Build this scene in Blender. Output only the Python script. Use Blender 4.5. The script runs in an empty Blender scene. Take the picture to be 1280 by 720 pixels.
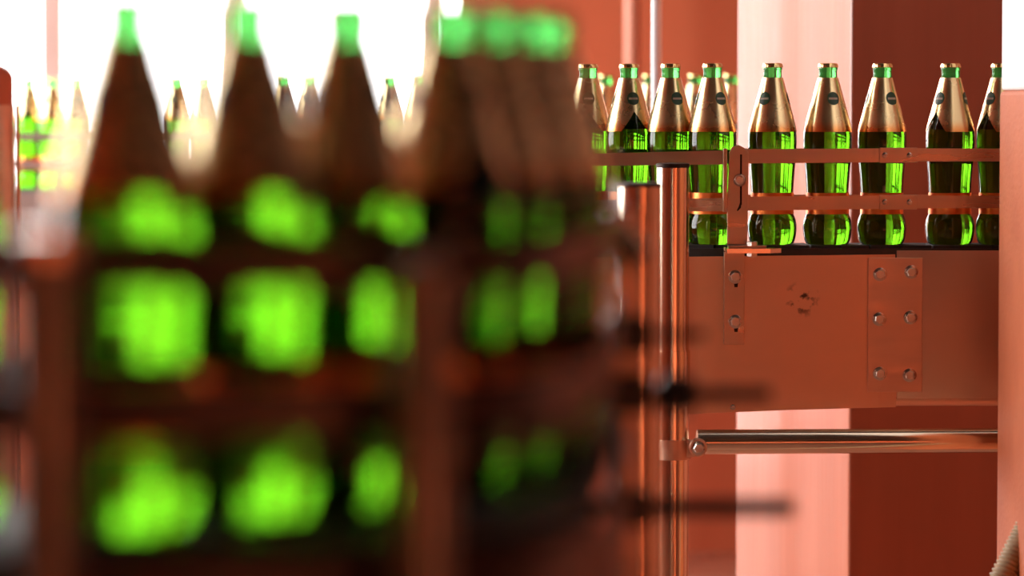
import bpy, bmesh, math, random
from mathutils import Vector, Matrix

scene = bpy.context.scene
COL = scene.collection
random.seed(7)
PI = math.pi

# ------------------------------------------------------------------ camera
F = 1280 * 125.0 / 36.0            # focal length in pixels of a 1280 wide frame
PITCH = math.atan(233.0 / F)       # horizon lies at y = 127
CAMZ = 1.093
BELT = 0.900                       # height of every conveyor belt
FOCUS = 4.80
cam_d = bpy.data.cameras.new('camera')
cam_d.lens = 125.0
cam_d.sensor_width = 36.0
cam_d.clip_start = 0.05
cam_d.clip_end = 200
cam_d.dof.use_dof = True
cam_d.dof.focus_distance = FOCUS
cam_d.dof.aperture_fstop = 3.9
cam = bpy.data.objects.new('camera', cam_d)
cam.location = (0, 0, CAMZ)
cam.rotation_euler = (PI / 2 - PITCH, 0, 0)
COL.objects.link(cam)
scene.camera = cam

# ------------------------------------------------------------------ world, light, exposure
world = bpy.data.worlds.new('overcast_sky')
scene.world = world
world.use_nodes = True
bg = world.node_tree.nodes['Background']
bg.inputs['Color'].default_value = (1.0, 0.985, 0.965, 1)
bg.inputs['Strength'].default_value = 7.0
scene.view_settings.view_transform = 'Standard'
scene.view_settings.look = 'None'
scene.view_settings.gamma = 1.0
scene.view_settings.use_curve_mapping = False
scene.view_settings.exposure = 0.8
try:
    scene.cycles.caustics_reflective = False
    scene.cycles.caustics_refractive = False
    scene.cycles.sample_clamp_indirect = 6.0
    scene.cycles.max_bounces = 16
    scene.cycles.transmission_bounces = 14
    scene.cycles.transparent_max_bounces = 16
    scene.cycles.diffuse_bounces = 6
    scene.cycles.glossy_bounces = 6
except Exception:
    pass


def portal(name, loc, rot, sx, sy):
    l = bpy.data.lights.new(name, 'AREA')
    l.shape = 'RECTANGLE'
    l.size, l.size_y = sx, sy
    l.cycles.is_portal = True
    o = bpy.data.objects.new(name, l)
    o.location = loc
    o.rotation_euler = rot
    COL.objects.link(o)


# hall extents
XL, XR, YB, YF, HZ = -4.0, 3.2, -9.0, 8.6, 4.6
SILL, HEAD = 0.72, 3.50
BWX0, BWX1 = -1.36, -0.127          # glazed stretch of the far wall
portal('daylight_far_window', ((BWX0 + BWX1) / 2, YF + 0.02, (SILL + HEAD) / 2), (-PI / 2, 0, 0), BWX1 - BWX0, HEAD - SILL)
DX0, DX1 = -2.85, -1.46            # unseen glazed doors left of it, added for glare on the red pillar
portal('daylight_added_door', ((DX0 + DX1) / 2, YF + 0.02, (0.05 + HEAD) / 2), (-PI / 2, 0, 0), DX1 - DX0, HEAD - 0.05)
SIDE_WIN = [(4.3, 8.35)]
for (a, b) in SIDE_WIN:
    portal('daylight_side_window', (XL - 0.02, (a + b) / 2, (SILL + HEAD) / 2), (0, -PI / 2, 0), HEAD - SILL, b - a)


# ------------------------------------------------------------------ helpers
def ray(px, py):
    u, v = (px - 640.0) / F, (360.0 - py) / F
    c, s = math.cos(PITCH), math.sin(PITCH)
    return Vector((u, c + s * v, -s + c * v))


def at(px, py, Y):
    d = ray(px, py)
    return Vector((0, 0, CAMZ)) + d * (Y / d.y)


def xat(px, Y, py=300):
    return at(px, py, Y).x


def zat(py, Y):
    return at(640, py, Y).z


class MB:
    """collects shapes and links them as one mesh object"""
    def __init__(self):
        self.v, self.f, self.s = [], [], []

    def add(self, verts, faces, smooth=False):
        n = len(self.v)
        self.v += [Vector(p) for p in verts]
        self.f += [tuple(i + n for i in q) for q in faces]
        self.s += [smooth] * len(faces)
        return self

    def box(self, x0, x1, y0, y1, z0, z1, b=0.0):
        if b <= 0:
            vs = [(x, y, z) for z in (z0, z1) for y in (y0, y1) for x in (x0, x1)]
            fs = [(0, 2, 3, 1), (4, 5, 7, 6), (0, 1, 5, 4), (2, 6, 7, 3), (0, 4, 6, 2), (1, 3, 7, 5)]
            return self.add(vs, fs)
        bm = bmesh.new()
        bmesh.ops.create_cube(bm, size=1.0)
        for q in bm.verts:
            q.co = Vector(((x0 + x1) / 2 + q.co.x * (x1 - x0), (y0 + y1) / 2 + q.co.y * (y1 - y0), (z0 + z1) / 2 + q.co.z * (z1 - z0)))
        bmesh.ops.bevel(bm, geom=list(bm.edges), offset=b, segments=2, profile=0.5, affect='EDGES')
        bm.verts.index_update()
        self.add([q.co.copy() for q in bm.verts], [[w.index for w in fc.verts] for fc in bm.faces])
        bm.free()
        return self

    def prism(self, pts, y0, y1, b=0.0):
        """polygon in the x-z plane (counter-clockwise seen from the camera) extruded in y"""
        bm = bmesh.new()
        lo = [bm.verts.new((p[0], y0, p[1])) for p in pts]
        hi = [bm.verts.new((p[0], y1, p[1])) for p in pts]
        bm.faces.new(lo)
        bm.faces.new(hi[::-1])
        n = len(pts)
        for i in range(n):
            bm.faces.new((lo[i], hi[i], hi[(i + 1) % n], lo[(i + 1) % n]))
        bmesh.ops.recalc_face_normals(bm, faces=list(bm.faces))
        if b > 0:
            bmesh.ops.bevel(bm, geom=list(bm.edges), offset=b, segments=2, profile=0.5, affect='EDGES')
        bm.verts.index_update()
        self.add([q.co.copy() for q in bm.verts], [[w.index for w in fc.verts] for fc in bm.faces])
        bm.free()
        return self

    def slab(self, pts, z0, z1):
        """polygon in the x-y plane extruded in z"""
        n = len(pts)
        vs = [(p[0], p[1], z0) for p in pts] + [(p[0], p[1], z1) for p in pts]
        fs = [tuple(range(n))[::-1], tuple(range(n, 2 * n))] + [(i, (i + 1) % n, n + (i + 1) % n, n + i) for i in range(n)]
        return self.add(vs, fs)

    def lathe(self, prof, seg=32, c=(0, 0, 0), axis='z', smooth=True, flute=None, caps=True):
        """prof: list of (r, h); closed at both ends"""
        vs, fs = [], []
        m = len(prof)
        for k, (r, h) in enumerate(prof):
            for i in range(seg):
                a = 2 * PI * i / seg
                rr = r + (flute[0] * math.cos(flute[1] * a) if flute and k in flute[2] else 0)
                x, y = rr * math.cos(a), rr * math.sin(a)
                if axis == 'z':
                    p = (c[0] + x, c[1] + y, c[2] + h)
                elif axis == 'y':      # h runs towards the camera
                    p = (c[0] + x, c[1] - h, c[2] + y)
                else:
                    p = (c[0] + h, c[1] + x, c[2] + y)
                vs.append(p)
        for k in range(m - 1):
            for i in range(seg):
                j = (i + 1) % seg
                fs.append((k * seg + i, k * seg + j, (k + 1) * seg + j, (k + 1) * seg + i))
        self.add(vs, fs, smooth)
        if caps:
            self.add(vs[:seg], [tuple(range(seg))[::-1]])
            self.add(vs[-seg:], [tuple(range(seg))])
        return self

    def tube(self, path, r, seg=14, smooth=True):
        """r: a radius or one per point"""
        path = [Vector(p) for p in path]
        n = len(path)
        rs = r if isinstance(r, (list, tuple)) else [r] * n
        vs, fs = [], []
        up = Vector((0, 0, 1))
        for i in range(n):
            t = (path[min(i + 1, n - 1)] - path[max(i - 1, 0)]).normalized()
            a = t.cross(up)
            if a.length < 1e-3:
                a = t.cross(Vector((0, 1, 0)))
            a.normalize()
            b = t.cross(a)
            for k in range(seg):
                q = 2 * PI * k / seg
                vs.append(path[i] + (a * math.cos(q) + b * math.sin(q)) * rs[i])
        for i in range(n - 1):
            for k in range(seg):
                j = (k + 1) % seg
                fs.append((i * seg + k, i * seg + j, (i + 1) * seg + j, (i + 1) * seg + k))
        self.add(vs, fs, smooth)
        self.add(vs[:seg], [tuple(range(seg))[::-1]])
        self.add(vs[-seg:], [tuple(range(seg))])
        return self

    def ribbon(self, path, th, z0, z1):
        """flat bar on edge along a polyline of (x, y) or (x, y, dz) points"""
        n = len(path)
        P = [Vector((p[0], p[1])) for p in path]
        dz = [p[2] if len(p) > 2 else 0 for p in path]
        vs, fs = [], []
        for i in range(n):
            t = (P[min(i + 1, n - 1)] - P[max(i - 1, 0)]).normalized()
            nn = Vector((-t.y, t.x)) * th / 2
            for (q, z) in ((P[i] - nn, z0), (P[i] + nn, z0), (P[i] + nn, z1), (P[i] - nn, z1)):
                vs.append((q.x, q.y, z + dz[i]))
        for i in range(n - 1):
            for k in range(4):
                j = (k + 1) % 4
                fs.append((i * 4 + k, (i + 1) * 4 + k, (i + 1) * 4 + j, i * 4 + j))
        fs.append((3, 2, 1, 0))
        m = (n - 1) * 4
        fs.append((m, m + 1, m + 2, m + 3))
        return self.add(vs, fs)

    def mesh(self, name, mat, origin=(0, 0, 0)):
        o = Vector(origin)
        me = bpy.data.meshes.new(name)
        me.from_pydata([tuple(p - o) for p in self.v], [], self.f)
        bm = bmesh.new()
        bm.from_mesh(me)
        bmesh.ops.remove_doubles(bm, verts=list(bm.verts), dist=1e-6)
        bmesh.ops.recalc_face_normals(bm, faces=list(bm.faces))
        bm.to_mesh(me)
        bm.free()
        # smooth flag by neighbouring angle
        if any(self.s):
            me.shade_smooth()
            me.set_sharp_from_angle(angle=math.radians(38))
        me.materials.append(mat)
        return me

    def build(self, name, mat, parent=None, origin=None):
        """vertices are given in world space; parts are stored relative to the root of their thing"""
        root = parent
        while root is not None and root.parent is not None:
            root = root.parent
        org = Vector(origin) if origin is not None else (Vector(root.location) if root else Vector((0, 0, 0)))
        ob = bpy.data.objects.new(name, self.mesh(name, mat, org))
        COL.objects.link(ob)
        if parent is not None:
            ob.parent = parent
        elif origin is not None:
            ob.location = org
        return ob


def put(name, me, parent, loc, rot=(0, 0, 0)):
    """a part that shares mesh data; loc is in the root's space"""
    o = bpy.data.objects.new(name, me)
    COL.objects.link(o)
    o.parent = parent
    o.location = loc
    o.rotation_euler = rot
    return o


def tag(o, label, cat, group=None):
    o['label'] = label
    o['category'] = cat
    if group:
        o['group'] = group
    return o


def thing(name, label, cat, loc, group=None):
    o = bpy.data.objects.new(name, None)
    o.empty_display_size = 0.05
    o.location = loc
    COL.objects.link(o)
    return tag(o, label, cat, group)


def struct(o):
    o['kind'] = 'structure'
    return o


def copy_tree(o, parent=None):
    c = o.copy()
    COL.objects.link(c)
    c.parent = parent
    for ch in list(o.children):
        copy_tree(ch, c)
    return c


# ------------------------------------------------------------------ materials
def mat(name):
    m = bpy.data.materials.new(name)
    m.use_nodes = True
    nt = m.node_tree
    return m, nt, nt.nodes['Principled BSDF']


def noise_mix(nt, c1, c2, scale, detail=4, lo=0.35, hi=0.65, stretch=(1, 1, 1)):
    tc = nt.nodes.new('ShaderNodeTexCoord')
    mp = nt.nodes.new('ShaderNodeMapping')
    mp.inputs['Scale'].default_value = stretch
    nt.links.new(tc.outputs['Object'], mp.inputs['Vector'])
    n = nt.nodes.new('ShaderNodeTexNoise')
    n.inputs['Scale'].default_value = scale
    n.inputs['Detail'].default_value = detail
    nt.links.new(mp.outputs['Vector'], n.inputs['Vector'])
    r = nt.nodes.new('ShaderNodeValToRGB')
    r.color_ramp.elements[0].position = lo
    r.color_ramp.elements[0].color = (*c1, 1)
    r.color_ramp.elements[1].position = hi
    r.color_ramp.elements[1].color = (*c2, 1)
    nt.links.new(n.outputs['Fac'], r.inputs['Fac'])
    return n, r


def bump(nt, bs, height, strength, dist=0.002):
    b = nt.nodes.new('ShaderNodeBump')
    b.inputs['Strength'].default_value = strength
    b.inputs['Distance'].default_value = dist
    nt.links.new(height, b.inputs['Height'])
    nt.links.new(b.outputs['Normal'], bs.inputs['Normal'])
    return b


def paint(name, c1, c2, rough, scale, bstr=0.2, bscale=60, stretch=(1, 1, 1), bdist=0.002):
    m, nt, bs = mat(name)
    n, r = noise_mix(nt, c1, c2, scale, stretch=stretch)
    nt.links.new(r.outputs['Color'], bs.inputs['Base Color'])
    bs.inputs['Roughness'].default_value = rough
    n2, _ = noise_mix(nt, (0, 0, 0), (1, 1, 1), bscale, 6, stretch=stretch)
    bump(nt, bs, n2.outputs['Fac'], bstr, bdist)
    return m


def metal(name, c1, c2, rough, scale=14, stretch=(1, 1, 1), bstr=0.0, metallic=1.0, bscale=300):
    m, nt, bs = mat(name)
    n, r = noise_mix(nt, c1, c2, scale, 5, stretch=stretch)
    nt.links.new(r.outputs['Color'], bs.inputs['Base Color'])
    bs.inputs['Metallic'].default_value = metallic
    n2, r2 = noise_mix(nt, (rough * 0.8,) * 3, (min(1, rough * 1.25),) * 3, scale * 1.7, 5, stretch=stretch)
    nt.links.new(r2.outputs['Color'], bs.inputs['Roughness'])
    if bstr:
        n3, _ = noise_mix(nt, (0, 0, 0), (1, 1, 1), bscale, 3, stretch=stretch)
        bump(nt, bs, n3.outputs['Fac'], bstr, 0.0006)
    return m


def glass(name, color, ior, bstr, scale):
    """tinted solid glass: white surface reflection over coloured refraction"""
    m = bpy.data.materials.new(name)
    m.use_nodes = True
    nt = m.node_tree
    nt.nodes.clear()
    out = nt.nodes.new('ShaderNodeOutputMaterial')
    mix = nt.nodes.new('ShaderNodeMixShader')
    fr = nt.nodes.new('ShaderNodeFresnel')
    fr.inputs['IOR'].default_value = 1.5
    re = nt.nodes.new('ShaderNodeBsdfRefraction')
    re.inputs['Color'].default_value = (*color, 1)
    re.inputs['IOR'].default_value = ior
    re.inputs['Roughness'].default_value = 0.0
    gl = nt.nodes.new('ShaderNodeBsdfGlossy')
    gl.inputs['Roughness'].default_value = 0.03
    nt.links.new(fr.outputs[0], mix.inputs[0])
    nt.links.new(re.outputs[0], mix.inputs[1])
    nt.links.new(gl.outputs[0], mix.inputs[2])
    nt.links.new(mix.outputs[0], out.inputs['Surface'])
    if bstr:
        tc = nt.nodes.new('ShaderNodeTexCoord')
        oi = nt.nodes.new('ShaderNodeObjectInfo')
        ad = nt.nodes.new('ShaderNodeVectorMath')
        ad.operation = 'ADD'
        nt.links.new(tc.outputs['Object'], ad.inputs[0])
        nt.links.new(oi.outputs['Location'], ad.inputs[1])
        n = nt.nodes.new('ShaderNodeTexNoise')
        n.inputs['Scale'].default_value = scale
        n.inputs['Detail'].default_value = 3
        nt.links.new(ad.outputs[0], n.inputs['Vector'])
        b = nt.nodes.new('ShaderNodeBump')
        b.inputs['Strength'].default_value = bstr
        b.inputs['Distance'].default_value = 0.001
        nt.links.new(n.outputs['Fac'], b.inputs['Height'])
        for q in (re, gl):
            nt.links.new(b.outputs['Normal'], q.inputs['Normal'])
    return m


def pane_glass(name):
    m = bpy.data.materials.new(name)
    m.use_nodes = True
    nt = m.node_tree
    nt.nodes.clear()
    out = nt.nodes.new('ShaderNodeOutputMaterial')
    mix = nt.nodes.new('ShaderNodeMixShader')
    mix.inputs[0].default_value = 0.06
    tr = nt.nodes.new('ShaderNodeBsdfTransparent')
    gl = nt.nodes.new('ShaderNodeBsdfGlossy')
    gl.inputs['Roughness'].default_value = 0.02
    nt.links.new(tr.outputs[0], mix.inputs[1])
    nt.links.new(gl.outputs[0], mix.inputs[2])
    nt.links.new(mix.outputs[0], out.inputs['Surface'])
    return m


RED1, RED2 = (0.72, 0.195, 0.088), (0.64, 0.165, 0.072)
M = {}
M['red_wall'] = paint('red_wall_paint', RED1, RED2, 0.5, 1.2, 0.1, 40)
M['red_gloss'] = paint('red_gloss_paint', (0.60, 0.175, 0.09), (0.52, 0.145, 0.072), 0.30, 2.5, 0.12, 14, (6, 6, 0.35), 0.004)
M['red_gloss'].node_tree.nodes['Principled BSDF'].inputs['Coat Weight'].default_value = 0.8
M['red_gloss'].node_tree.nodes['Principled BSDF'].inputs['Coat Roughness'].default_value = 0.12
M['salmon_gloss'] = paint('salmon_gloss_paint', (0.82, 0.36, 0.24), (0.78, 0.33, 0.21), 0.3, 4, 0.03, 40)
M['terracotta'] = paint('pale_terracotta_paint', (0.56, 0.29, 0.21), (0.5, 0.25, 0.18), 0.7, 2, 0.1, 40)
M['salmon_plaster'] = paint('salmon_plaster', (0.56, 0.145, 0.048), (0.49, 0.118, 0.038), 0.75, 9, 0.5, 130, bdist=0.003)
M['white_plaster'] = paint('white_plaster', (0.86, 0.87, 0.86), (0.76, 0.78, 0.77), 0.7, 11, 0.5, 110, bdist=0.003)
M['bloom_frame'] = paint('bloomed_frame_paint', (0.85, 0.66, 0.60), (0.8, 0.6, 0.54), 0.4, 5, 0.05, 80)  # window bloom over the red mullions is put into this pale colour
M['red_frame'] = paint('red_frame_paint', RED1, RED2, 0.4, 5, 0.05, 80)
M['ceiling'] = paint('ceiling_paint', (0.07, 0.06, 0.055), (0.05, 0.042, 0.04), 0.8, 1, 0.1, 30)
M['floor'] = paint('floor_concrete', (0.52, 0.25, 0.17), (0.44, 0.20, 0.13), 0.15, 2.2, 0.04, 50)
M['steel'] = metal('brushed_steel', (0.80, 0.51, 0.36), (0.76, 0.48, 0.34), 0.42, 10, (1, 1, 5))
M['post_steel'] = metal('dull_post_steel', (0.25, 0.22, 0.19), (0.22, 0.195, 0.165), 0.34, 10)
M['rail'] = metal('rail_steel', (0.60, 0.41, 0.295), (0.56, 0.38, 0.275), 0.32, 12, (0.4, 1, 3))
M['brown_paint'] = paint('dull_brown_paint', (0.13, 0.07, 0.052), (0.10, 0.052, 0.04), 0.7, 8, 0.05, 60)
M['dark_rail'] = metal('dark_brown_rail', (0.06, 0.034, 0.026), (0.045, 0.026, 0.02), 0.35, 12, metallic=0.6)
M['chrome'] = metal('polished_steel', (0.80, 0.68, 0.53), (0.72, 0.60, 0.46), 0.15, 8, (2, 2, 0.3))
M['bolt'] = metal('bolt_steel', (0.66, 0.60, 0.54), (0.58, 0.52, 0.46), 0.26, 20)
M['slot'] = metal('dark_steel', (0.05, 0.035, 0.03), (0.03, 0.02, 0.018), 0.5, 60)
M['black'] = paint('black_plastic', (0.012, 0.012, 0.012), (0.02, 0.018, 0.017), 0.35, 60, 0.05, 120)
M['belt'] = metal('belt_slat_plastic', (0.03, 0.027, 0.025), (0.02, 0.018, 0.017), 0.6, 40, metallic=0.0)
M['white_gloss'] = paint('white_gloss_paint', (0.88, 0.87, 0.89), (0.84, 0.83, 0.86), 0.25, 4, 0.02, 40)
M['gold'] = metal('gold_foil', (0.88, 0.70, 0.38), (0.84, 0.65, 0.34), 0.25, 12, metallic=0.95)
# neck foil: pale gold, the red rail's orange reflection painted in towards its lower edge
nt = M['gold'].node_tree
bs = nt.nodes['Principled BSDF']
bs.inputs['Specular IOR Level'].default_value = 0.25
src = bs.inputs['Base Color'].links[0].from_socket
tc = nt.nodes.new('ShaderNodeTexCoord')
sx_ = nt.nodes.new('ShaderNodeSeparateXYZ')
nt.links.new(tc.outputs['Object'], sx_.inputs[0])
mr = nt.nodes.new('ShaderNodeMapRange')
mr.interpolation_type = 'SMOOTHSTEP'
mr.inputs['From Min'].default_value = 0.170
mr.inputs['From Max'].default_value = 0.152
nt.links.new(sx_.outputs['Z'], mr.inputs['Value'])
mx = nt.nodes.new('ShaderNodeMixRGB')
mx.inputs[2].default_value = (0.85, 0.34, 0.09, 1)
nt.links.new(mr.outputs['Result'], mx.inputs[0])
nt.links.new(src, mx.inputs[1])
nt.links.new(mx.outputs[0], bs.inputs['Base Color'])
M['cap'] = metal('gold_cap', (0.90, 0.66, 0.30), (0.82, 0.56, 0.22), 0.22, 60)
M['band'] = metal('red_gold_band', (0.85, 0.30, 0.09), (0.72, 0.20, 0.06), 0.36, 70, bstr=0.2)
M['emblem'] = paint('emblem_green_ink', (0.012, 0.05, 0.018), (0.02, 0.075, 0.03), 0.4, 250, 0.0)
M['emblem_pale'] = paint('emblem_silver_ink', (0.55, 0.48, 0.36), (0.42, 0.36, 0.26), 0.4, 300, 0.0)
M['glass'] = glass('green_bottle_glass', (0.215, 0.43, 0.06), 1.38, 0.08, 110)
M['neck'] = glass('green_neck_glass', (0.33, 0.82, 0.36), 1.30, 0.0, 60)
nt = M['neck'].node_tree
base = nt.nodes['Mix Shader']
dif = nt.nodes.new('ShaderNodeBsdfDiffuse')
dif.inputs['Color'].default_value = (0.12, 0.80, 0.20, 1)
trl = nt.nodes.new('ShaderNodeBsdfTranslucent')
trl.inputs['Color'].default_value = (0.12, 0.80, 0.20, 1)
m1, m2 = nt.nodes.new('ShaderNodeMixShader'), nt.nodes.new('ShaderNodeMixShader')
m1.inputs[0].default_value = 0.35
m2.inputs[0].default_value = 0.28
nt.links.new(dif.outputs[0], m1.inputs[1])
nt.links.new(trl.outputs[0], m1.inputs[2])
nt.links.new(base.outputs[0], m2.inputs[1])
nt.links.new(m1.outputs[0], m2.inputs[2])
nt.links.new(m2.outputs[0], nt.nodes['Material Output'].inputs['Surface'])
M['pane'] = pane_glass('window_glass')
M['hose'] = paint('beige_hose', (0.52, 0.40, 0.24), (0.42, 0.31, 0.18), 0.5, 60, 0.1, 200)

# side plate: steel with a few dark scuffs
m, nt, bs = mat('scuffed_side_plate')
n, r = noise_mix(nt, (0.83, 0.50, 0.335), (0.77, 0.46, 0.305), 7, 5, stretch=(0.5, 1, 1.6))
n2, r2 = noise_mix(nt, (0, 0, 0), (1, 1, 1), 55, 4, 0.52, 0.60)
tc = nt.nodes.new('ShaderNodeTexCoord')
ds = nt.nodes.new('ShaderNodeVectorMath')
ds.operation = 'DISTANCE'
ds.inputs[1].default_value = (at(1002, 372, 4.765).x - at(1085, 300, 4.8).x, -0.055, zat(374, 4.765))
nt.links.new(tc.outputs['Object'], ds.inputs[0])
mr = nt.nodes.new('ShaderNodeMapRange')
mr.inputs['From Min'].default_value = 0.012
mr.inputs['From Max'].default_value = 0.026
mr.inputs['To Min'].default_value = 1.0
mr.inputs['To Max'].default_value = 0.0
nt.links.new(ds.outputs['Value'], mr.inputs['Value'])
mu = nt.nodes.new('ShaderNodeMath')
mu.operation = 'MULTIPLY'
nt.links.new(r2.outputs['Color'], mu.inputs[0])
nt.links.new(mr.outputs['Result'], mu.inputs[1])
mx = nt.nodes.new('ShaderNodeMixRGB')
mx.inputs[2].default_value = (0.10, 0.07, 0.06, 1)
nt.links.new(mu.outputs[0], mx.inputs[0])
nt.links.new(r.outputs['Color'], mx.inputs[1])
nt.links.new(mx.outputs[0], bs.inputs['Base Color'])
bs.inputs['Metallic'].default_value = 1.0
bs.inputs['Roughness'].default_value = 0.42
M['plate'] = m

# ------------------------------------------------------------------ the hall
T = 0.25
struct(MB().box(XL - T, XR + T, YB - T, YF + T, -0.1, 0).build('floor', M['floor']))
struct(MB().box(XL - T, XR + T, YB - T, YF + T, HZ, HZ + 0.2).build('ceiling', M['ceiling']))
wr = struct(MB().box(XR, XR + T, YB, YF, 0, 1.1).build('wall_right', M['red_wall']))
MB().box(XR, XR + T, 3.2, YF, 1.1, HZ).build('upper_paint', M['terracotta'], wr)
MB().box(XR, XR + T, YB, 3.2, 1.1, HZ).build('upper_cladding', M['ceiling'], wr)
wf = struct(MB().box(XL - T, XR + T, YB - T, YB, 0, 1.25).build('wall_front', M['red_wall']))
MB().box(XL - T, XR + T, YB - T, YB, 1.25, HZ).build('upper_cladding', M['ceiling'], wf)
w = MB().box(XL - T, DX0, YF, YF + T, 0, HZ).box(DX1, BWX0, YF, YF + T, 0, HZ).box(DX0, DX1, YF, YF + T, HEAD, HZ).box(BWX1, XR + T, YF, YF + T, 0, HZ)
w.box(BWX0, BWX1, YF, YF + T, 0, SILL).box(BWX0, BWX1, YF, YF + T, HEAD, HZ)
struct(w.build('wall_back', M['red_wall']))
w = MB().box(XL - T, XL, YB, YF, 0, SILL).box(XL - T, XL, YB, YF, HEAD, HZ)
edges = [YB] + [e for ab in SIDE_WIN for e in ab] + [YF]
for i in range(0, len(edges), 2):
    w.box(XL - T, XL, edges[i], edges[i + 1], SILL, HEAD)
struct(w.build('wall_left', M['red_wall']))

# far window: mullions where the photograph shows them, then on at the same spacing
win = bpy.data.objects.new('window_1', None)
win.location = (BWX0, YF, SILL)
COL.objects.link(win)
struct(win)
fr = MB().box(BWX0, BWX1, YF + 0.04, YF + 0.10, SILL, SILL + 0.05).box(BWX0, BWX1, YF + 0.04, YF + 0.10, HEAD - 0.05, HEAD)
fr.box(BWX0, BWX0 + 0.05, YF + 0.04, YF + 0.10, SILL, HEAD).build('window_frame', M['bloom_frame'], win)
mull = [(xat(543, YF), 0.040), (xat(294, YF), 0.040), (xat(65, YF), 0.05)]
x = mull[-1][0]
while x - 0.46 > BWX0 + 0.1:
    x -= 0.46
    mull.append((x, 0.045))
mull.sort()
for (x, wd) in mull:
    MB().box(x - wd / 2, x + wd / 2, YF + 0.02, YF + 0.12, SILL, HEAD, 0.006).build('mullion', M['bloom_frame'], win)
xs = [BWX0 + 0.05] + [m_[0] for m_ in mull] + [BWX1]
for a, b in zip(xs[:-1], xs[1:]):
    MB().box(a, b, YF + 0.065, YF + 0.069, SILL + 0.04, HEAD - 0.04).build('pane', M['pane'], win)
dr = bpy.data.objects.new('added_door_1', None)  # added out of view so the pillar's bright face mirrors low daylight
dr.location = (DX0, YF, 0)
COL.objects.link(dr)
struct(dr)
xm = (DX0 + DX1) / 2
for (a, b) in ((DX0, xm), (xm, DX1)):
    lf = MB()
    for (p, q, z0, z1) in ((a, a + 0.05, 0, HEAD), (b - 0.05, b, 0, HEAD), (a, b, 0, 0.06), (a, b, 1.9, 1.95), (a, b, HEAD - 0.05, HEAD)):
        lf.box(p, q, YF + 0.04, YF + 0.10, z0, z1)
    lf = lf.build('added_door_leaf', M['bloom_frame'], dr)
    for (z0, z1) in ((0.06, 1.9), (1.95, HEAD - 0.05)):
        MB().box(a + 0.05, b - 0.05, YF + 0.065, YF + 0.069, z0, z1).build('pane', M['pane'], lf)
for k, (a, b) in enumerate(SIDE_WIN):
    win = bpy.data.objects.new('window_%d' % (k + 2), None)
    win.location = (XL, a, SILL)
    COL.objects.link(win)
    struct(win)
    X0, X1 = XL - 0.10, XL - 0.04
    MB().box(X0, X1, a, b, SILL, SILL + 0.05).box(X0, X1, a, b, HEAD - 0.05, HEAD).box(X0, X1, a, a + 0.05, SILL, HEAD) \
        .box(X0, X1, b - 0.05, b, SILL, HEAD).build('window_frame', M['bloom_frame'], win)
    for q in (1, 2):
        y = a + (b - a) * q / 3
        MB().box(X0, X1, y - 0.025, y + 0.025, SILL, HEAD).build('mullion', M['bloom_frame'], win)
    for q in range(3):
        MB().box(XL - 0.072, XL - 0.068, a + (b - a) * q / 3, a + (b - a) * (q + 1) / 3, SILL + 0.04, HEAD - 0.04).build('pane', M['pane'], win)

# red pillar behind the sharp row, turned so that one corner points at the camera
PY = 5.35
cx, cy = xat(1064, PY, 100), PY
ang = math.radians(22)
ex = Vector((math.cos(ang), math.sin(ang)))          # along the shaded face, away to the right
ey = Vector((-math.sin(ang), math.cos(ang)))         # along the bright face, away to the left
wl = 0.4
for _ in range(20):
    wl = (cx - xat(921, cy + wl * math.cos(ang), 100)) / math.sin(ang)
c0 = Vector((cx, cy))
quad = [c0, c0 + ex * 0.42, c0 + ex * 0.42 + ey * wl, c0 + ey * wl]
pm = MB().slab(quad, 0, HZ)
pil = struct(pm.build('pillar', M['red_gloss'], origin=(cx, cy, 0)))
bv = pil.modifiers.new('bevel', 'BEVEL')
bv.width = 0.004
bv.segments = 2

# pillar in front, at the right edge of the picture
QY = 4.42
qx = xat(1249.5, QY + 0.18, 120)
pr = bpy.data.objects.new('plastered_pillar', None)
pr.location = (qx, QY, 0)
COL.objects.link(pr)
struct(pr)
zb = zat(113, QY + 0.1)
MB().box(qx, qx + 0.4, QY - 0.12, QY + 0.18, 0, zb, 0.006).build('painted_base', M['salmon_plaster'], pr)
MB().box(qx + 0.002, qx + 0.398, QY - 0.118, QY + 0.178, zb, HZ, 0.004).build('white_shaft', M['white_plaster'], pr)


# pendant lamps added out of view to light what the steel plates reflect
def pendant(x, y, z, label):
    lm = thing('added_pendant_lamp', label, 'lamp', (x, y, HZ))
    MB().tube([(x, y, z + 0.12), (x, y, HZ)], 0.008, 12).build('rod', M['steel'], lm)
    MB().lathe([(0.17, z), (0.165, z + 0.01), (0.06, z + 0.10), (0.03, z + 0.14), (0.01, z + 0.15), (0.025, z + 0.13), (0.055, z + 0.09), (0.155, z + 0.005)], 32, c=(x, y, 0), caps=False).build('shade', M['black'], lm)
    sl = bpy.data.lights.new('fill_light', 'SPOT')
    sl.energy = 1650
    sl.color = (1.0, 0.82, 0.60)
    sl.spot_size = math.radians(76)
    sl.spot_blend = 0.7
    sl.shadow_soft_size = 0.10
    so = bpy.data.objects.new('fill_light', sl)
    so.location = (0, 0, z + 0.02 - HZ)
    so.parent = lm
    COL.objects.link(so)


pendant(2.25, -4.2, 2.9, 'added black pendant lamp out of view behind the photographer, nearer the right wall')
pendant(1.5, -7.2, 2.9, 'added black pendant lamp out of view behind the photographer, nearer the rear wall')

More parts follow.
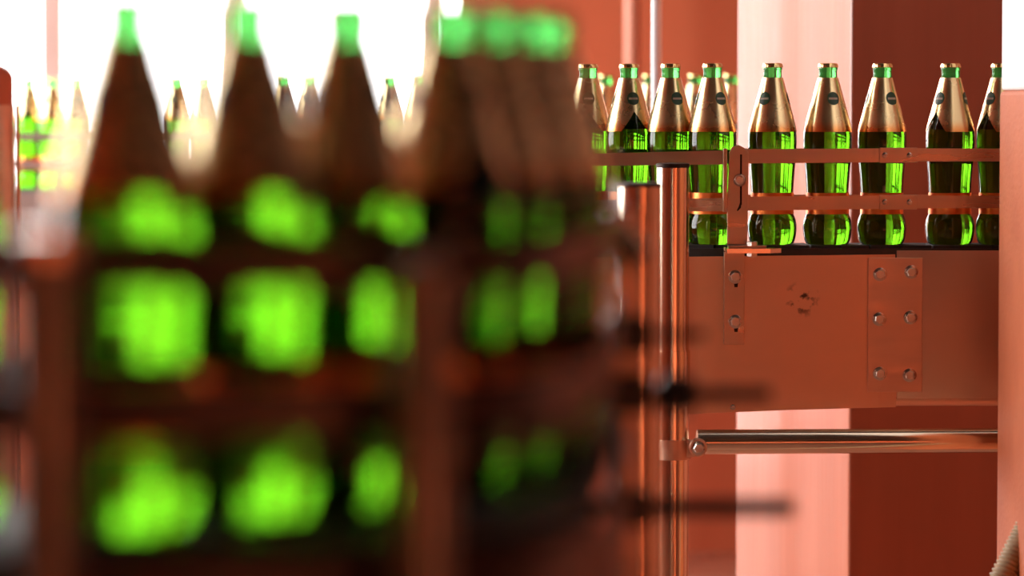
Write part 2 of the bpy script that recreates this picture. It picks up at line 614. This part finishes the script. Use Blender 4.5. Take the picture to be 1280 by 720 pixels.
# pipes running up in front of the far wall
y = 5.75
x = xat(821, y, 60)
tag(MB().tube([(x, y, 0), (x, y, HZ)], 6.8 / F * y, 20).build('conduit', M['white_gloss'], origin=(x, y, 0)),
    'thin white upright pipe against the red wall behind the bottles', 'pipe')
y = 8.45
x = xat(790, y, 60)
tag(MB().tube([(x, y, 0), (x, y, HZ)], 10.5 / F * y, 20).build('conduit', M['salmon_gloss'], origin=(x, y, 0)),
    'pale salmon upright pipe fixed to the far red wall', 'pipe')

# ------------------------------------------------------------------ the bottle
U = 1 / 922.0                                   # metres per pixel in the sharp row


def yz(py):
    return (305.0 - py) * U


BODY = [(20, 303.5), (24, 305), (26.8, 303.6), (28.6, 300), (30.0, 294), (30.7, 286), (30.5, 280), (29.4, 274), (27.8, 270), (26.6, 267),
        (26.3, 262), (26.2, 250), (26.3, 240), (26.9, 228), (27.9, 214), (29.0, 200), (29.9, 188), (30.4, 178), (30.3, 170), (29.7, 163), (28.2, 155)]
CONE0, CONE1 = (28.9, 158.5), (12.2, 97.0)


def cone_r(z):
    za, zb_ = yz(CONE0[1]), yz(CONE1[1])
    t = (z - za) / (zb_ - za)
    if t < 0:          # below the shoulder follow the body
        for (r0, p0), (r1, p1) in zip(BODY[:-1], BODY[1:]):
            if yz(p0) <= z <= yz(p1):
                return (r0 + (r1 - r0) * (z - yz(p0)) / (yz(p1) - yz(p0))) * U
    return (CONE0[0] + (CONE1[0] - CONE0[0]) * t) * U


def patch(fn_r, a0, a1, na, zlo, zhi, nz, off):
    """part of a shell of revolution: angle 0 faces the camera, positive to the right; zlo and zhi may depend on the angle"""
    vs, fs = [], []
    for i in range(na + 1):
        a = a0 + (a1 - a0) * i / na
        lo, hi = zlo(a), zhi(a)
        for k in range(nz + 1):
            z = lo + (hi - lo) * k / nz
            r = fn_r(z) + off
            vs.append((r * math.sin(a), -r * math.cos(a), z))
    for i in range(na):
        for k in range(nz):
            p = i * (nz + 1) + k
            fs.append((p, p + nz + 1, p + nz + 2, p + 1))
    return vs, fs


def make_bottle():
    t = thing('beer_bottle', 'green glass beer bottle', 'bottle', (0, 0, 0))
    MB().lathe([(r * U, yz(p)) for r, p in BODY] + [(CONE0[0] * U - 0.0014, yz(156.5)), (20 * U, yz(127)), (11.0 * U, yz(97.5))], 56).build('glass_body', M['glass'], t)
    MB().lathe([(10.8 * U, yz(97.3)), (11.6 * U, yz(96)), (11.2 * U, yz(92.5)), (11.4 * U, yz(88)), (12.2 * U, yz(86.5)), (11.6 * U, yz(84.2)), (10 * U, yz(83.6))], 32).build('neck', M['neck'], t)
    MB().lathe([(12.4 * U, yz(84.6)), (12.7 * U, yz(84.2)), (12.3 * U, yz(81.2)), (11.4 * U, yz(79.6)), (9.4 * U, yz(79.0))], 84,
               flute=(0.00045, 21, (0, 1))).build('crown_cap', M['cap'], t)

    def lo(a):
        a = (a + PI) % (2 * PI) - PI
        base = yz(164.5)
        return base + max(0.0, 1 - abs(a) / 0.60) * 25 * U

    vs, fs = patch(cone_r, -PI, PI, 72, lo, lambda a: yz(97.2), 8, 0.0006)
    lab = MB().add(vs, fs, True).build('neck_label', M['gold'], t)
    for k in range(3):
        a = k * 2 * PI / 3
        zc, hh, ha = yz(122.5), 7.5 * U, 0.40

        def half(b, a=a):
            q = max(0.0, 1 - ((b - a) / ha) ** 2)
            return hh * q ** 0.5
        vs, fs = patch(cone_r, a - ha, a + ha, 14, lambda b: zc - half(b) * 1.15, lambda b: zc + half(b), 4, 0.0010)
        MB().add(vs, fs, True).build('emblem', M['emblem'], lab)
        vs, fs = patch(cone_r, a - ha * 0.72, a + ha * 0.72, 10, lambda b: zc - 2.0 * U, lambda b: zc + 0.6 * U, 1, 0.0013)
        MB().add(vs, fs, True).build('emblem_band', M['emblem_pale'], lab)
    vs, fs = patch(cone_r, -PI, PI, 56, lambda a: yz(267.0), lambda a: yz(240.5), 3, 0.0005)
    MB().add(vs, fs, True).build('band_label', M['band'], t)
    return t


proto = make_bottle()
first = [True]


def bottle(px, Y, rot, label, group, z=BELT):
    p = at(px, 300, Y)
    o = proto if first[0] else copy_tree(proto)
    first[0] = False
    o.location = (p.x, Y, z)
    o.rotation_euler = (0, 0, math.radians(rot))
    o['label'] = label
    o['group'] = group
    return o


# ------------------------------------------------------------------ conveyors
def smooth_path(pts, step):
    """Catmull-Rom through (x, y) points, resampled evenly"""
    P = [Vector(p) for p in pts]
    P = [P[0] * 2 - P[1]] + P + [P[-1] * 2 - P[-2]]
    out = []
    for i in range(1, len(P) - 2):
        for k in range(40):
            t = k / 40
            a, b, c, d = P[i - 1:i + 3]
            out.append(0.5 * ((2 * b) + (c - a) * t + (2 * a - 5 * b + 4 * c - d) * t * t + (3 * b - a - 3 * c + d) * t ** 3))
    out.append(P[-2])
    res, acc = [out[0]], 0
    for a, b in zip(out[:-1], out[1:]):
        acc += (b - a).length
        if acc >= step:
            res.append(b)
            acc = 0
    return res


def offset(path, d):
    """left of the travel direction is positive"""
    o = []
    n = len(path)
    for i in range(n):
        t = (path[min(i + 1, n - 1)] - path[max(i - 1, 0)]).normalized()
        o.append(path[i] + Vector((-t.y, t.x)) * d)
    return o


def slats(path, width, root, ztop=BELT, th=0.005):  # one object per slat
    L, R_ = offset(path, width / 2), offset(path, -width / 2)
    for i in range(len(path) - 1):
        g = 0.035
        a, b = R_[i].lerp(R_[i + 1], g), R_[i].lerp(R_[i + 1], 1 - g)
        c, d = L[i].lerp(L[i + 1], 1 - g), L[i].lerp(L[i + 1], g)
        MB().slab([a, b, c, d], ztop - th, ztop).build('belt_slat', M['belt'], root)


def hexbolt(r, h, washer=True):
    b = MB()
    if washer:
        b.lathe([(r * 1.35, -0.001), (r * 1.35, 0.0012), (r * 1.25, 0.0016)], 24, axis='y')
    b.lathe([(r, 0.0), (r, h * 0.8), (r * 0.82, h)], 6, axis='y', smooth=False)
    return b


BOLT = hexbolt(0.0068, 0.006).mesh('bolt', M['bolt'])
ROUND = MB().lathe([(0.0086, 0), (0.0086, 0.0015), (0.0080, 0.0025), (0.0064, 0.0045), (0.0060, 0.0045), (0.0050, 0.0030), (0.0030, 0.0030)], 28, axis='y').mesh('bolt', M['bolt'])
SCREW = MB().lathe([(0.0040, 0), (0.0036, 0.0010), (0.0018, 0.0013), (0.0012, 0.0006)], 16, axis='y').mesh('screw', M['bolt'])

# ---- the sharp conveyor on the right
RX = at(1085, 300, 4.8).x
cv = thing('bottle_conveyor', 'steel conveyor with bolted side plate carrying the sharp bottle row on the right', 'conveyor', (RX, 4.82, 0))
ORG = Vector((RX, 4.82, 0))
SHARP = [(735, 4.925), (786, 4.89), (838, 4.855), (890, 4.825), (965, 4.82), (1034, 4.82), (1102, 4.82), (1187, 4.82), (1250, 4.82)]
track = [(xat(560, 5.05), 5.05), (xat(680, 4.965), 4.965), (xat(735, 4.925), 4.925), (xat(838, 4.855), 4.855), (xat(900, 4.823), 4.823),
         (xat(1000, 4.82), 4.82), (xat(1150, 4.82), 4.82), (xat(1420, 4.82), 4.82)]
path = smooth_path(track, 0.038)
slats(path, 0.088, cv)
dense = smooth_path(track, 0.02)
YP = 4.765                                            # front face of the side plates


def P2(px, py, Y=YP):
    p = at(px, py, Y)
    return (p.x, p.z)


# left side plate and its bottom edge
MB().prism([P2(700, 521), P2(863, 517.5), P2(985, 512.5), P2(1119, 509), P2(1119, 318), P2(863, 321), P2(700, 322)], YP, YP + 0.003).build('side_plate', M['plate'], cv)
# right side plate with folded lower lip
rp = MB().prism([P2(1121, 498), P2(1420, 498), P2(1420, 313), P2(1121, 313)], YP - 0.001, YP + 0.002, 0.0006)
zl = zat(498, YP)
X0, X1 = xat(1121, YP), xat(1420, YP)
lip = []
for k in range(7):
    a = k / 6 * PI / 2
    lip.append((YP - 0.001 + 0.011 * (1 - math.cos(a)), zl - 0.011 * math.sin(a)))
vs = [(X0, p[0], p[1]) for p in lip] + [(X1, p[0], p[1]) for p in lip]
rp.add(vs, [(i, i + 1, i + 8, i + 7) for i in range(6)], True)
rp.build('side_plate', M['plate'], cv)
MB().box(xat(1100, YP), xat(1121, YP), YP - 0.0012, YP + 0.006, zat(508.5, YP), zat(490, YP)).build('plate_tab', M['plate'], cv)
# rear side plate and black wear strips under the chain
rear = [(p.x, p.y) for p in offset(dense, 0.052)]
MB().ribbon(rear, 0.003, zat(505, YP), BELT - 0.012).build('rear_plate', M['steel'], cv)
for o_ in (0.034, -0.038):
    MB().ribbon([(p.x, p.y) for p in offset(dense, o_)], 0.012, BELT - 0.040, BELT - 0.0055).build('wear_strip', M['black'], cv)
fl = [(p.x, p.y) for p in offset(dense, -0.05) if p.x < xat(1420, 4.8)]
MB().ribbon(fl, 0.004, BELT - 0.018, BELT - 0.004).build('chain_guard', M['black'], cv)
# splice plate with six bolts
sp = MB().box(xat(1085, YP), xat(1153, YP), YP - 0.0035, YP - 0.001, zat(490, YP), zat(322, YP), 0.0006).build('splice_plate', M['steel'], cv)
for (px, py) in [(1100, 343), (1139, 340), (1099, 399), (1138, 397), (1100, 467), (1137, 469)]:
    p = at(px, py, YP - 0.0035)
    put('bolt', BOLT, sp, p - ORG, (0, random.uniform(0, 1), 0))
p = at(916, 509, YP)
put('rivet', SCREW, cv, p - ORG)

# guide rails: flat bars on edge in front of and behind the bottles
YR = 4.768


def bar(p0, p1, th=0.004):
    """front guide bar from four picture edges: p = (px, ytop, ybottom, Y)"""
    (xa, ta, ba, ya), (xb, tb, bb, yb) = p0, p1
    vs = []
    for (px, t_, b_, Y) in (p0, p1):
        for yy in (Y, Y + th):
            vs.append((xat(px, Y, (t_ + b_) / 2), yy, zat(b_, Y)))
            vs.append((xat(px, Y, (t_ + b_) / 2), yy, zat(t_, Y)))
    fs = [(0, 4, 5, 1), (2, 3, 7, 6), (1, 5, 7, 3), (0, 2, 6, 4), (0, 1, 3, 2), (4, 6, 7, 5)]
    return MB().add(vs, fs)


rails = []
rails.append(bar((918, 186.5, 204.5, YR), (1118, 185.5, 202.5, YR)).build('guide_rail', M['rail'], cv))
rails.append(bar((918, 246, 263.5, YR), (1118, 244.5, 261, YR)).build('guide_rail', M['rail'], cv))
bar((1118, 185.5, 202, YR), (1400, 186, 201.5, YR)).build('guide_rail', M['rail'], cv)
bar((1118, 244.5, 260.5, YR), (1400, 245, 260, YR)).build('guide_rail', M['rail'], cv)
bar((640, 194.5, 208.5, 4.80), (908, 188, 205.5, YR)).build('guide_rail', M['rail'], cv)
bar((640, 252, 266, 4.79), (908, 247.5, 264, YR)).build('guide_rail', M['rail'], cv)
for (yt, yb, scr) in ((184.5, 203.5, 194), (243.5, 262, 252.5)):
    j = MB().box(xat(1099, YR), xat(1146, YR), YR - 0.0022, YR, zat(yb, YR), zat(yt, YR), 0.0005).build('joint_plate', M['rail'], cv)
    for px in (1106, 1137):
        put('screw', SCREW, j, at(px, scr, YR - 0.0022) - ORG)
for (z0, z1) in ((195.0, 0.009), (253.5, 0.0085)):
    zc = zat(z0, YR)
    MB().ribbon([(p.x, p.y) for p in offset(dense, 0.043)], 0.004, zc - z1, zc + z1).build('guide_rail', M['rail'], cv)

# rail bracket: slotted upright, clip, lower angle and clamping bolt
YB_ = YR - 0.006
br = MB().prism([P2(909, 306, YB_), P2(934, 306, YB_), P2(935, 262, YB_), P2(936, 191, YB_), P2(931, 185, YB_), P2(923, 181, YB_), P2(915, 184, YB_), P2(911.5, 191, YB_), P2(909, 262, YB_)],
                YB_, YB_ + 0.005, 0.0007).build('rail_bracket', M['rail'], cv)
MB().box(xat(924.7, YB_), xat(927.2, YB_), YB_ - 0.0004, YB_ + 0.002, zat(256, YB_), zat(193, YB_)).build('slot', M['slot'], br)
MB().prism([P2(921, 263, YB_), P2(923, 259, YB_), P2(925, 253, YB_), P2(927.2, 253, YB_), P2(926, 260, YB_), P2(922, 264, YB_)], YB_ - 0.0004, YB_ + 0.001).build('slot', M['slot'], br)
put('bolt', ROUND, br, at(924.5, 225, YB_) - ORG)
MB().box(xat(903.5, YB_), xat(908.5, YB_), YB_ - 0.004, YB_ + 0.004, zat(265, YB_), zat(185.5, YB_), 0.001).build('rail_clip', M['rail'], cv)
lb = MB().box(xat(904.5, YP), xat(930, YP), YP - 0.012, YP - 0.0025, zat(430, YP), zat(309, YP), 0.0007).build('lower_bracket', M['rail'], cv)
for (px, py) in ((919, 346), (919, 402)):
    put('bolt', BOLT, lb, at(px, py, YP - 0.012) - ORG, (0, 0.3, 0))
    MB().prism([P2(px - 2, py + 4, YP - 0.012), P2(px + 4, py + 4, YP - 0.012), P2(px + 3, py + 13, YP - 0.012), P2(px - 1, py + 13, YP - 0.012)], YP - 0.0126, YP - 0.011).build('slot', M['slot'], lb)
zt = zat(309, YP)
tb = MB().slab([(xat(906, YP), YP - 0.050), (xat(960, YP), YP - 0.050), (xat(974, YP), YP - 0.036), (xat(974, YP), YP - 0.012), (xat(962, YP), YP - 0.001), (xat(906, YP), YP - 0.001)], zt - 0.006, zt).build('bracket_tab', M['chrome'], cv)
MB().slab([(xat(909, YP), YP - 0.030), (xat(956, YP), YP - 0.030), (xat(958, YP), YP - 0.004), (xat(909, YP), YP - 0.004)], zt, zt + 0.003).build('bracket_foot', M['rail'], cv)
hexv = MB().lathe([(0.0078, 0), (0.0078, 0.005), (0.0066, 0.006)], 6, smooth=False).mesh('bolt', M['bolt'])
xb, ybt = xat(939, YP), YP - 0.026
put('bolt', hexv, tb, Vector((xb, ybt, zt + 0.003)) - ORG, (0, 0, 0.3))
put('bolt', hexv, tb, Vector((xb, ybt, zt - 0.006)) - ORG, (PI, 0, 0.3))
# legs under the conveyor, hidden behind the post and the pillar
for px in (846, 1330):
    x = xat(px, 4.82)
    MB().tube([(x, 4.82, 0), (x, 4.82, BELT - 0.03)], 0.016, 16).build('leg', M['steel'], cv)

# ---- post and cross tube in front of it
SY = 4.665
sx = xat(841, SY)
st = thing('support_stand', 'polished steel post with clamped cross tube beside the conveyor side plate', 'support stand', (sx, SY, 0))
R0 = 20.5 / F * SY
MB().tube([(sx, SY, 0), (sx, SY, zat(209, SY))], R0, 40).build('post', M['chrome'], st)
MB().lathe([(R0 * 0.98, zat(210, SY)), (R0 * 1.03, zat(209, SY)), (R0 * 1.03, zat(204.5, SY)), (R0 * 0.8, zat(203.4, SY))], 40, c=(sx, SY, 0)).build('end_cap', M['slot'], st)
MB().lathe([(R0 * 0.9, zat(574, SY)), (R0 * 1.10, zat(573.5, SY)), (R0 * 1.10, zat(549, SY)), (R0 * 0.9, zat(548.5, SY))], 40, c=(sx, SY, 0)).build('clamp_collar', M['steel'], st)
MB().lathe([(R0 * 0.9, zat(506, SY)), (R0 * 1.08, zat(505.5, SY)), (R0 * 1.08, zat(438, SY)), (R0 * 0.9, zat(437.5, SY))], 40, c=(sx, SY, 0)).build('sleeve', M['chrome'], st)
zc, rt = zat(552.5, SY), 15.5 / F * SY
ct = MB().tube([(xat(872, SY), SY, zc), (xat(1400, SY), SY + 0.03, zc)], rt, 36)
ct = ct.build('cross_tube', M['chrome'], st)
cl = MB().box(xat(858, SY), xat(868, SY), SY - R0 * 0.75, SY + 0.006, zat(570, SY), zat(550, SY), 0.001)
cl.lathe([(11.5 / F * SY, 0), (11.5 / F * SY, 0.010), (10 / F * SY, 0.012)], 28, c=(xat(872, SY), SY - rt * 0.75, zat(557.5, SY)), axis='y')
cl = cl.build('clamp', M['steel'], st)
put('bolt', BOLT, cl, Vector((xat(872.5, SY), SY - rt * 0.75 - 0.012, zat(558, SY))) - Vector((sx, SY, 0)))

# ---- second post a little nearer
SY2 = 3.95
sx2 = xat(800, SY2)
st2 = thing('support_post', 'shorter blurred steel post standing left of the clamped post', 'post', (sx2, SY2, 0))
R2 = 27 / F * SY2
MB().tube([(sx2, SY2, 0), (sx2, SY2, zat(233, SY2))], R2, 36).build('post', M['chrome'], st2)
MB().lathe([(R2 * 0.98, zat(234, SY2)), (R2 * 1.03, zat(233, SY2)), (R2 * 1.03, zat(229, SY2)), (R2 * 0.8, zat(228, SY2))], 36, c=(sx2, SY2, 0)).build('end_cap', M['slot'], st2)

# ---- the near conveyor, a wide curve out of focus
nv = thing('bottle_conveyor', 'blurred near conveyor curving away at lower left with guide rails', 'conveyor', (-0.2, 1.62, 0))
NORG = Vector((-0.2, 1.62, 0))
outer = [(-0.75, 1.525), (-0.45, 1.532), (-0.22, 1.540), (-0.08, 1.555), (-0.01, 1.59), (0.026, 1.66), (0.044, 1.78), (0.056, 1.95), (0.065, 2.2), (0.074, 2.5), (0.082, 2.85)]
od = smooth_path(outer, 0.02)
W = 0.20
belt_c = offset(smooth_path(outer, 0.036), W / 2 + 0.002)
NB = BELT - 0.002                                     # this belt runs a little lower
slats(belt_c, W, nv, NB)
for (py, hh) in ((335, 0.0095), (516, 0.0118)):
    zc = zat(py, 1.54)
    MB().ribbon([(p.x, p.y) for p in od], 0.004, zc - hh, zc + hh).build('guide_rail', M['dark_rail'], nv)
    MB().ribbon([(p.x, p.y) for p in offset(od, W + 0.004)], 0.004, zc - hh, zc + hh).build('guide_rail', M['dark_rail'], nv)
MB().ribbon([(p.x, p.y) for p in offset(od, -0.004)], 0.003, NB - 0.21, NB - 0.010).build('side_plate', M['dark_rail'], nv)
MB().ribbon([(p.x, p.y) for p in offset(od, W + 0.008)], 0.003, NB - 0.21, NB - 0.010).build('side_plate', M['dark_rail'], nv)
for o_ in (0.02, W / 2, W - 0.02):
    MB().ribbon([(p.x, p.y) for p in offset(od, o_)], 0.014, NB - 0.045, NB - 0.0055).build('wear_strip', M['black'], nv)


def rail_post(px, ytop, Y, r, yknob):
    x = xat(px, Y, 500)
    p = MB().tube([(x, Y, NB - 0.20), (x, Y, zat(ytop, Y))], r, 24).build('rail_post', M['post_steel'], nv)
    for py in (335, 522):
        z = zat(py, 1.54)
        MB().box(x - 0.008, x + 0.008, Y, 1.536, z - 0.006, z + 0.006, 0.001).build('rail_clamp', M['post_steel'], p)
    if yknob:
        MB().lathe([(r * 1.0, zat(ytop + 16, Y)), (r * 1.2, zat(ytop + 14, Y)), (r * 1.2, zat(ytop - 14, Y)), (r * 1.0, zat(ytop - 17, Y))], 24, c=(x, Y, 0)).build('post_cap', M['chrome'], p)


rail_post(57, 308, 1.492, 0.0140, True)
rail_post(528, 345, 1.505, 0.0125, False)
for (x, y) in ((-0.42, 1.63), (0.0, 1.80), (0.03, 2.6)):
    MB().tube([(x, y, 0), (x, y, NB - 0.045)], 0.018, 18).build('leg', M['steel'], nv)
# bracket with three cross rods and clamping knobs on the outside of the curve
BY = 2.30
bx = xat(784, BY)
bp = MB().box(bx - 0.010, bx + 0.010, BY - 0.006, BY + 0.006, NB - 0.30, zat(262, BY), 0.002).build('rail_bracket', M['steel'], nv)
for (py, pxe, r, kn) in ((417, 880, 0.0035, None), (491, 962, 0.0048, 846), (632, 992, 0.0060, None)):
    z = zat(py, BY)
    rd = MB().tube([(xat(700, BY), BY - 0.010, z), (xat(pxe, BY), BY - 0.010, z)], r, 16).build('cross_rod', M['slot'], nv)
    MB().box(bx - 0.014, bx + 0.014, BY - 0.022, BY + 0.004, z - 0.012, z + 0.012, 0.002).build('clamp_block', M['black'], rd)
    if kn:
        x = xat(kn, BY)
        MB().lathe([(0.007, -0.013), (0.0125, -0.010), (0.013, 0.0), (0.0125, 0.010), (0.007, 0.013)], 20, c=(x, BY - 0.010, z), axis='x').build('knob', M['black'], rd)
# clamp arm reaching up from the bracket to the upper rail
p0, p1 = at(800, 325, BY - 0.02), at(758, 268, BY - 0.02)
MB().tube([p0, p0.lerp(p1, 0.5), p1], [0.010, 0.009, 0.006], 16).build('clamp_arm', M['chrome'], nv)

# ---- the far conveyor running diagonally across behind
def far_y(px):
    q = (px - 640.0) / F
    return 6.968 / (1 + 0.909 * q)


fx = [-60, 60, 200, 400, 600, 800, 905, 960]
fpath = [(xat(p_, far_y(p_)), far_y(p_)) for p_ in fx]
fv = thing('bottle_conveyor', 'distant conveyor running diagonally in front of the bright windows', 'conveyor', (fpath[3][0], fpath[3][1], 0))
fd = smooth_path(fpath, 0.05)
slats(smooth_path(fpath, 0.038), 0.088, fv)
for s_ in (0.047, -0.047):
    for (zr, hh) in ((195, 0.008), (253.5, 0.008)):
        zc = zat(zr, 4.77) - 0.004
        MB().ribbon([(p.x, p.y) for p in offset(fd, s_)], 0.004, zc - hh, zc + hh).build('guide_rail', M['brown_paint'], fv)
    MB().ribbon([(p.x, p.y) for p in offset(fd, s_ * 1.05)], 0.003, BELT - 0.20, BELT - 0.008).build('side_plate', M['brown_paint'], fv)
    MB().ribbon([(p.x, p.y) for p in offset(fd, s_ * 0.7)], 0.012, BELT - 0.04, BELT - 0.0055).build('wear_strip', M['black'], fv)
for px in (-60, 160, 620, 700):
    p = offset(fd, -0.056)
    q = min(p, key=lambda v: abs(v.x - xat(px, far_y(px))))
    MB().box(q.x - 0.012, q.x + 0.012, q.y - 0.010, q.y + 0.004, BELT - 0.10, zat(186, 4.77), 0.002).build('rail_bracket', M['brown_paint'], fv)
    MB().tube([(q.x + 0.03, q.y + 0.05, 0), (q.x + 0.03, q.y + 0.05, BELT - 0.04)], 0.018, 16).build('leg', M['steel'], fv)

# ---- round-topped post at the left edge
LY = 6.0
lx = xat(-6, LY)
lr = 24 / F * LY
lp = thing('rounded_post', 'red round-topped post at the left edge before the windows', 'post', (lx, LY, 0))
zt, zm = zat(80, LY), zat(131, LY)
MB().tube([(lx, LY, 0), (lx, LY, zm)], lr * 1.04, 28).build('shaft', M['steel'], lp)
dome = [(lr, zm), (lr, zt - lr * 0.8)] + [(lr * math.cos(a), zt - lr * 0.8 + lr * 0.8 * math.sin(a)) for a in [k / 8 * PI / 2 for k in range(1, 8)]]
MB().lathe(dome, 28, c=(lx, LY, 0)).build('rounded_cap', M['red_frame'], lp)
MB().tube([(lx + lr * 1.25, LY - 0.01, 0), (lx + lr * 1.25, LY - 0.01, zm)], 0.004, 12).build('side_rod', M['steel'], lp)

# ---- ribbed hose at the lower right corner
HY = 4.42
pts = [at(1318, 560, HY), at(1293, 640, HY), at(1270, 690, HY - 0.01), at(1243, 745, HY - 0.02), at(1210, 830, HY - 0.02)]
pts = [Vector(p) for p in pts] + [Vector((pts[-1].x - 0.10, HY - 0.02, 0.10)), Vector((pts[-1].x - 0.24, HY - 0.03, 0.028))]
hp = smooth_path([tuple(p) for p in pts], 0.0012)
rad = [0.0145 if (i // 2) % 2 == 0 else 0.0170 for i in range(len(hp))]
tag(MB().tube(hp, rad, 16).build('ribbed_hose', M['hose'], origin=(pts[-1].x, pts[-1].y, 0)), 'beige ribbed hose hanging against the salmon pillar at lower right', 'hose')

# ------------------------------------------------------------------ the bottles in their places
G1 = 'bottles in the sharp row'
names = ['leftmost sharp green bottle, V notch in its gold foil, beside the dark blur',
         'second green bottle from the left of the sharp row, gold neck foil and dark emblem',
         'green bottle with gold neck foil rising above the clamped steel post',
         'gold-necked green bottle directly left of the slotted rail bracket',
         'gold-necked green bottle directly right of the slotted rail bracket, before the pink pillar face',
         'gold-necked green bottle before the edge between pink and dark pillar faces',
         'gold-necked green bottle standing above the bolted splice plate and rail joints',
         'second green bottle from the right, notched foil, alone before the dark pillar face',
         'green bottle half hidden by the salmon and white pillar at the right edge']
rots = [0, 14, 142, 150, 205, 255, 150, -52, -52]
for (px, Y), nm, rz in zip(SHARP, names, rots):
    bottle(px, Y, rz, nm, G1)

G2 = 'blurred bottles on the near conveyor'
near = [(-92, 1.615, 20, 'large blurred green bottle cut off by the left edge of the picture'),
        (160, 1.618, 200, 'large blurred dark bottle with bright green neck, leftmost whole one in the foreground'),
        (311, 1.662, 80, 'large blurred bottle, second whole one from the left in the foreground'),
        (433, 1.718, 300, 'large blurred bottle just left of the dark foreground cluster, with glowing green patch'),
        (560, 1.785, 40, 'foremost left bottle of the dark overlapping cluster, its neck a green glow'),
        (614, 1.855, 100, 'second bottle of the dark overlapping cluster, green glowing neck'),
        (660, 1.925, 250, 'third bottle of the dark overlapping cluster, dimmer green neck'),
        (688, 1.995, 10, 'rearmost rightmost bottle of the dark cluster, neck barely green')]
for (px, Y, rz, nm) in near:
    bottle(px, Y, rz, nm, G2, NB)
for (px, Y, rz) in ((586, 1.99, 60), (636, 2.065, 170), (605, 2.135, 20), (668, 2.195, 280), (680, 2.30, 130), (640, 2.37, 75), (437, 1.93, 45), (433, 2.07, 220), (436, 2.21, 110)):  # unseen bottles added to dim the daylight reaching the foreground ones
    bottle(px, Y, rz, 'unseen bottle added behind the overlapping foreground cluster to darken it' if px > 500 else 'unseen bottle added right behind the bottle left of the foreground cluster to dim it', G2, NB)

G3 = 'small bottles on the distant conveyor'
far = [(37, 'small distant bottle nearest the round-topped post at the left edge'),
       (66, 'middle one of the three small distant bottles at far left'),
       (98, 'small distant bottle tucked just left of the first big blurred bottle'),
       (220, 'small distant bottle just right of the first big blurred bottle'),
       (257, 'small distant bottle just left of the second big blurred bottle'),
       (352, 'small distant bottle half hidden behind the second big blurred bottle, on its right'),
       (390, 'small distant bottle just left of the third big blurred bottle'),
       (486, 'small distant bottle just right of the third big blurred bottle'),
       (527, 'small distant bottle just left of the dark foreground cluster'),
       (757, 'faint distant bottle showing between the first and second sharp bottles'),
       (812, 'faint distant bottle showing between the second and third sharp bottles'),
       (869, 'faint distant bottle showing between the third and fourth sharp bottles'),
       (913, 'faint distant bottle at the left edge of the pink pillar')]
for i, (px, nm) in enumerate(far):
    bottle(px, far_y(px), (i * 77) % 360, nm, G3)
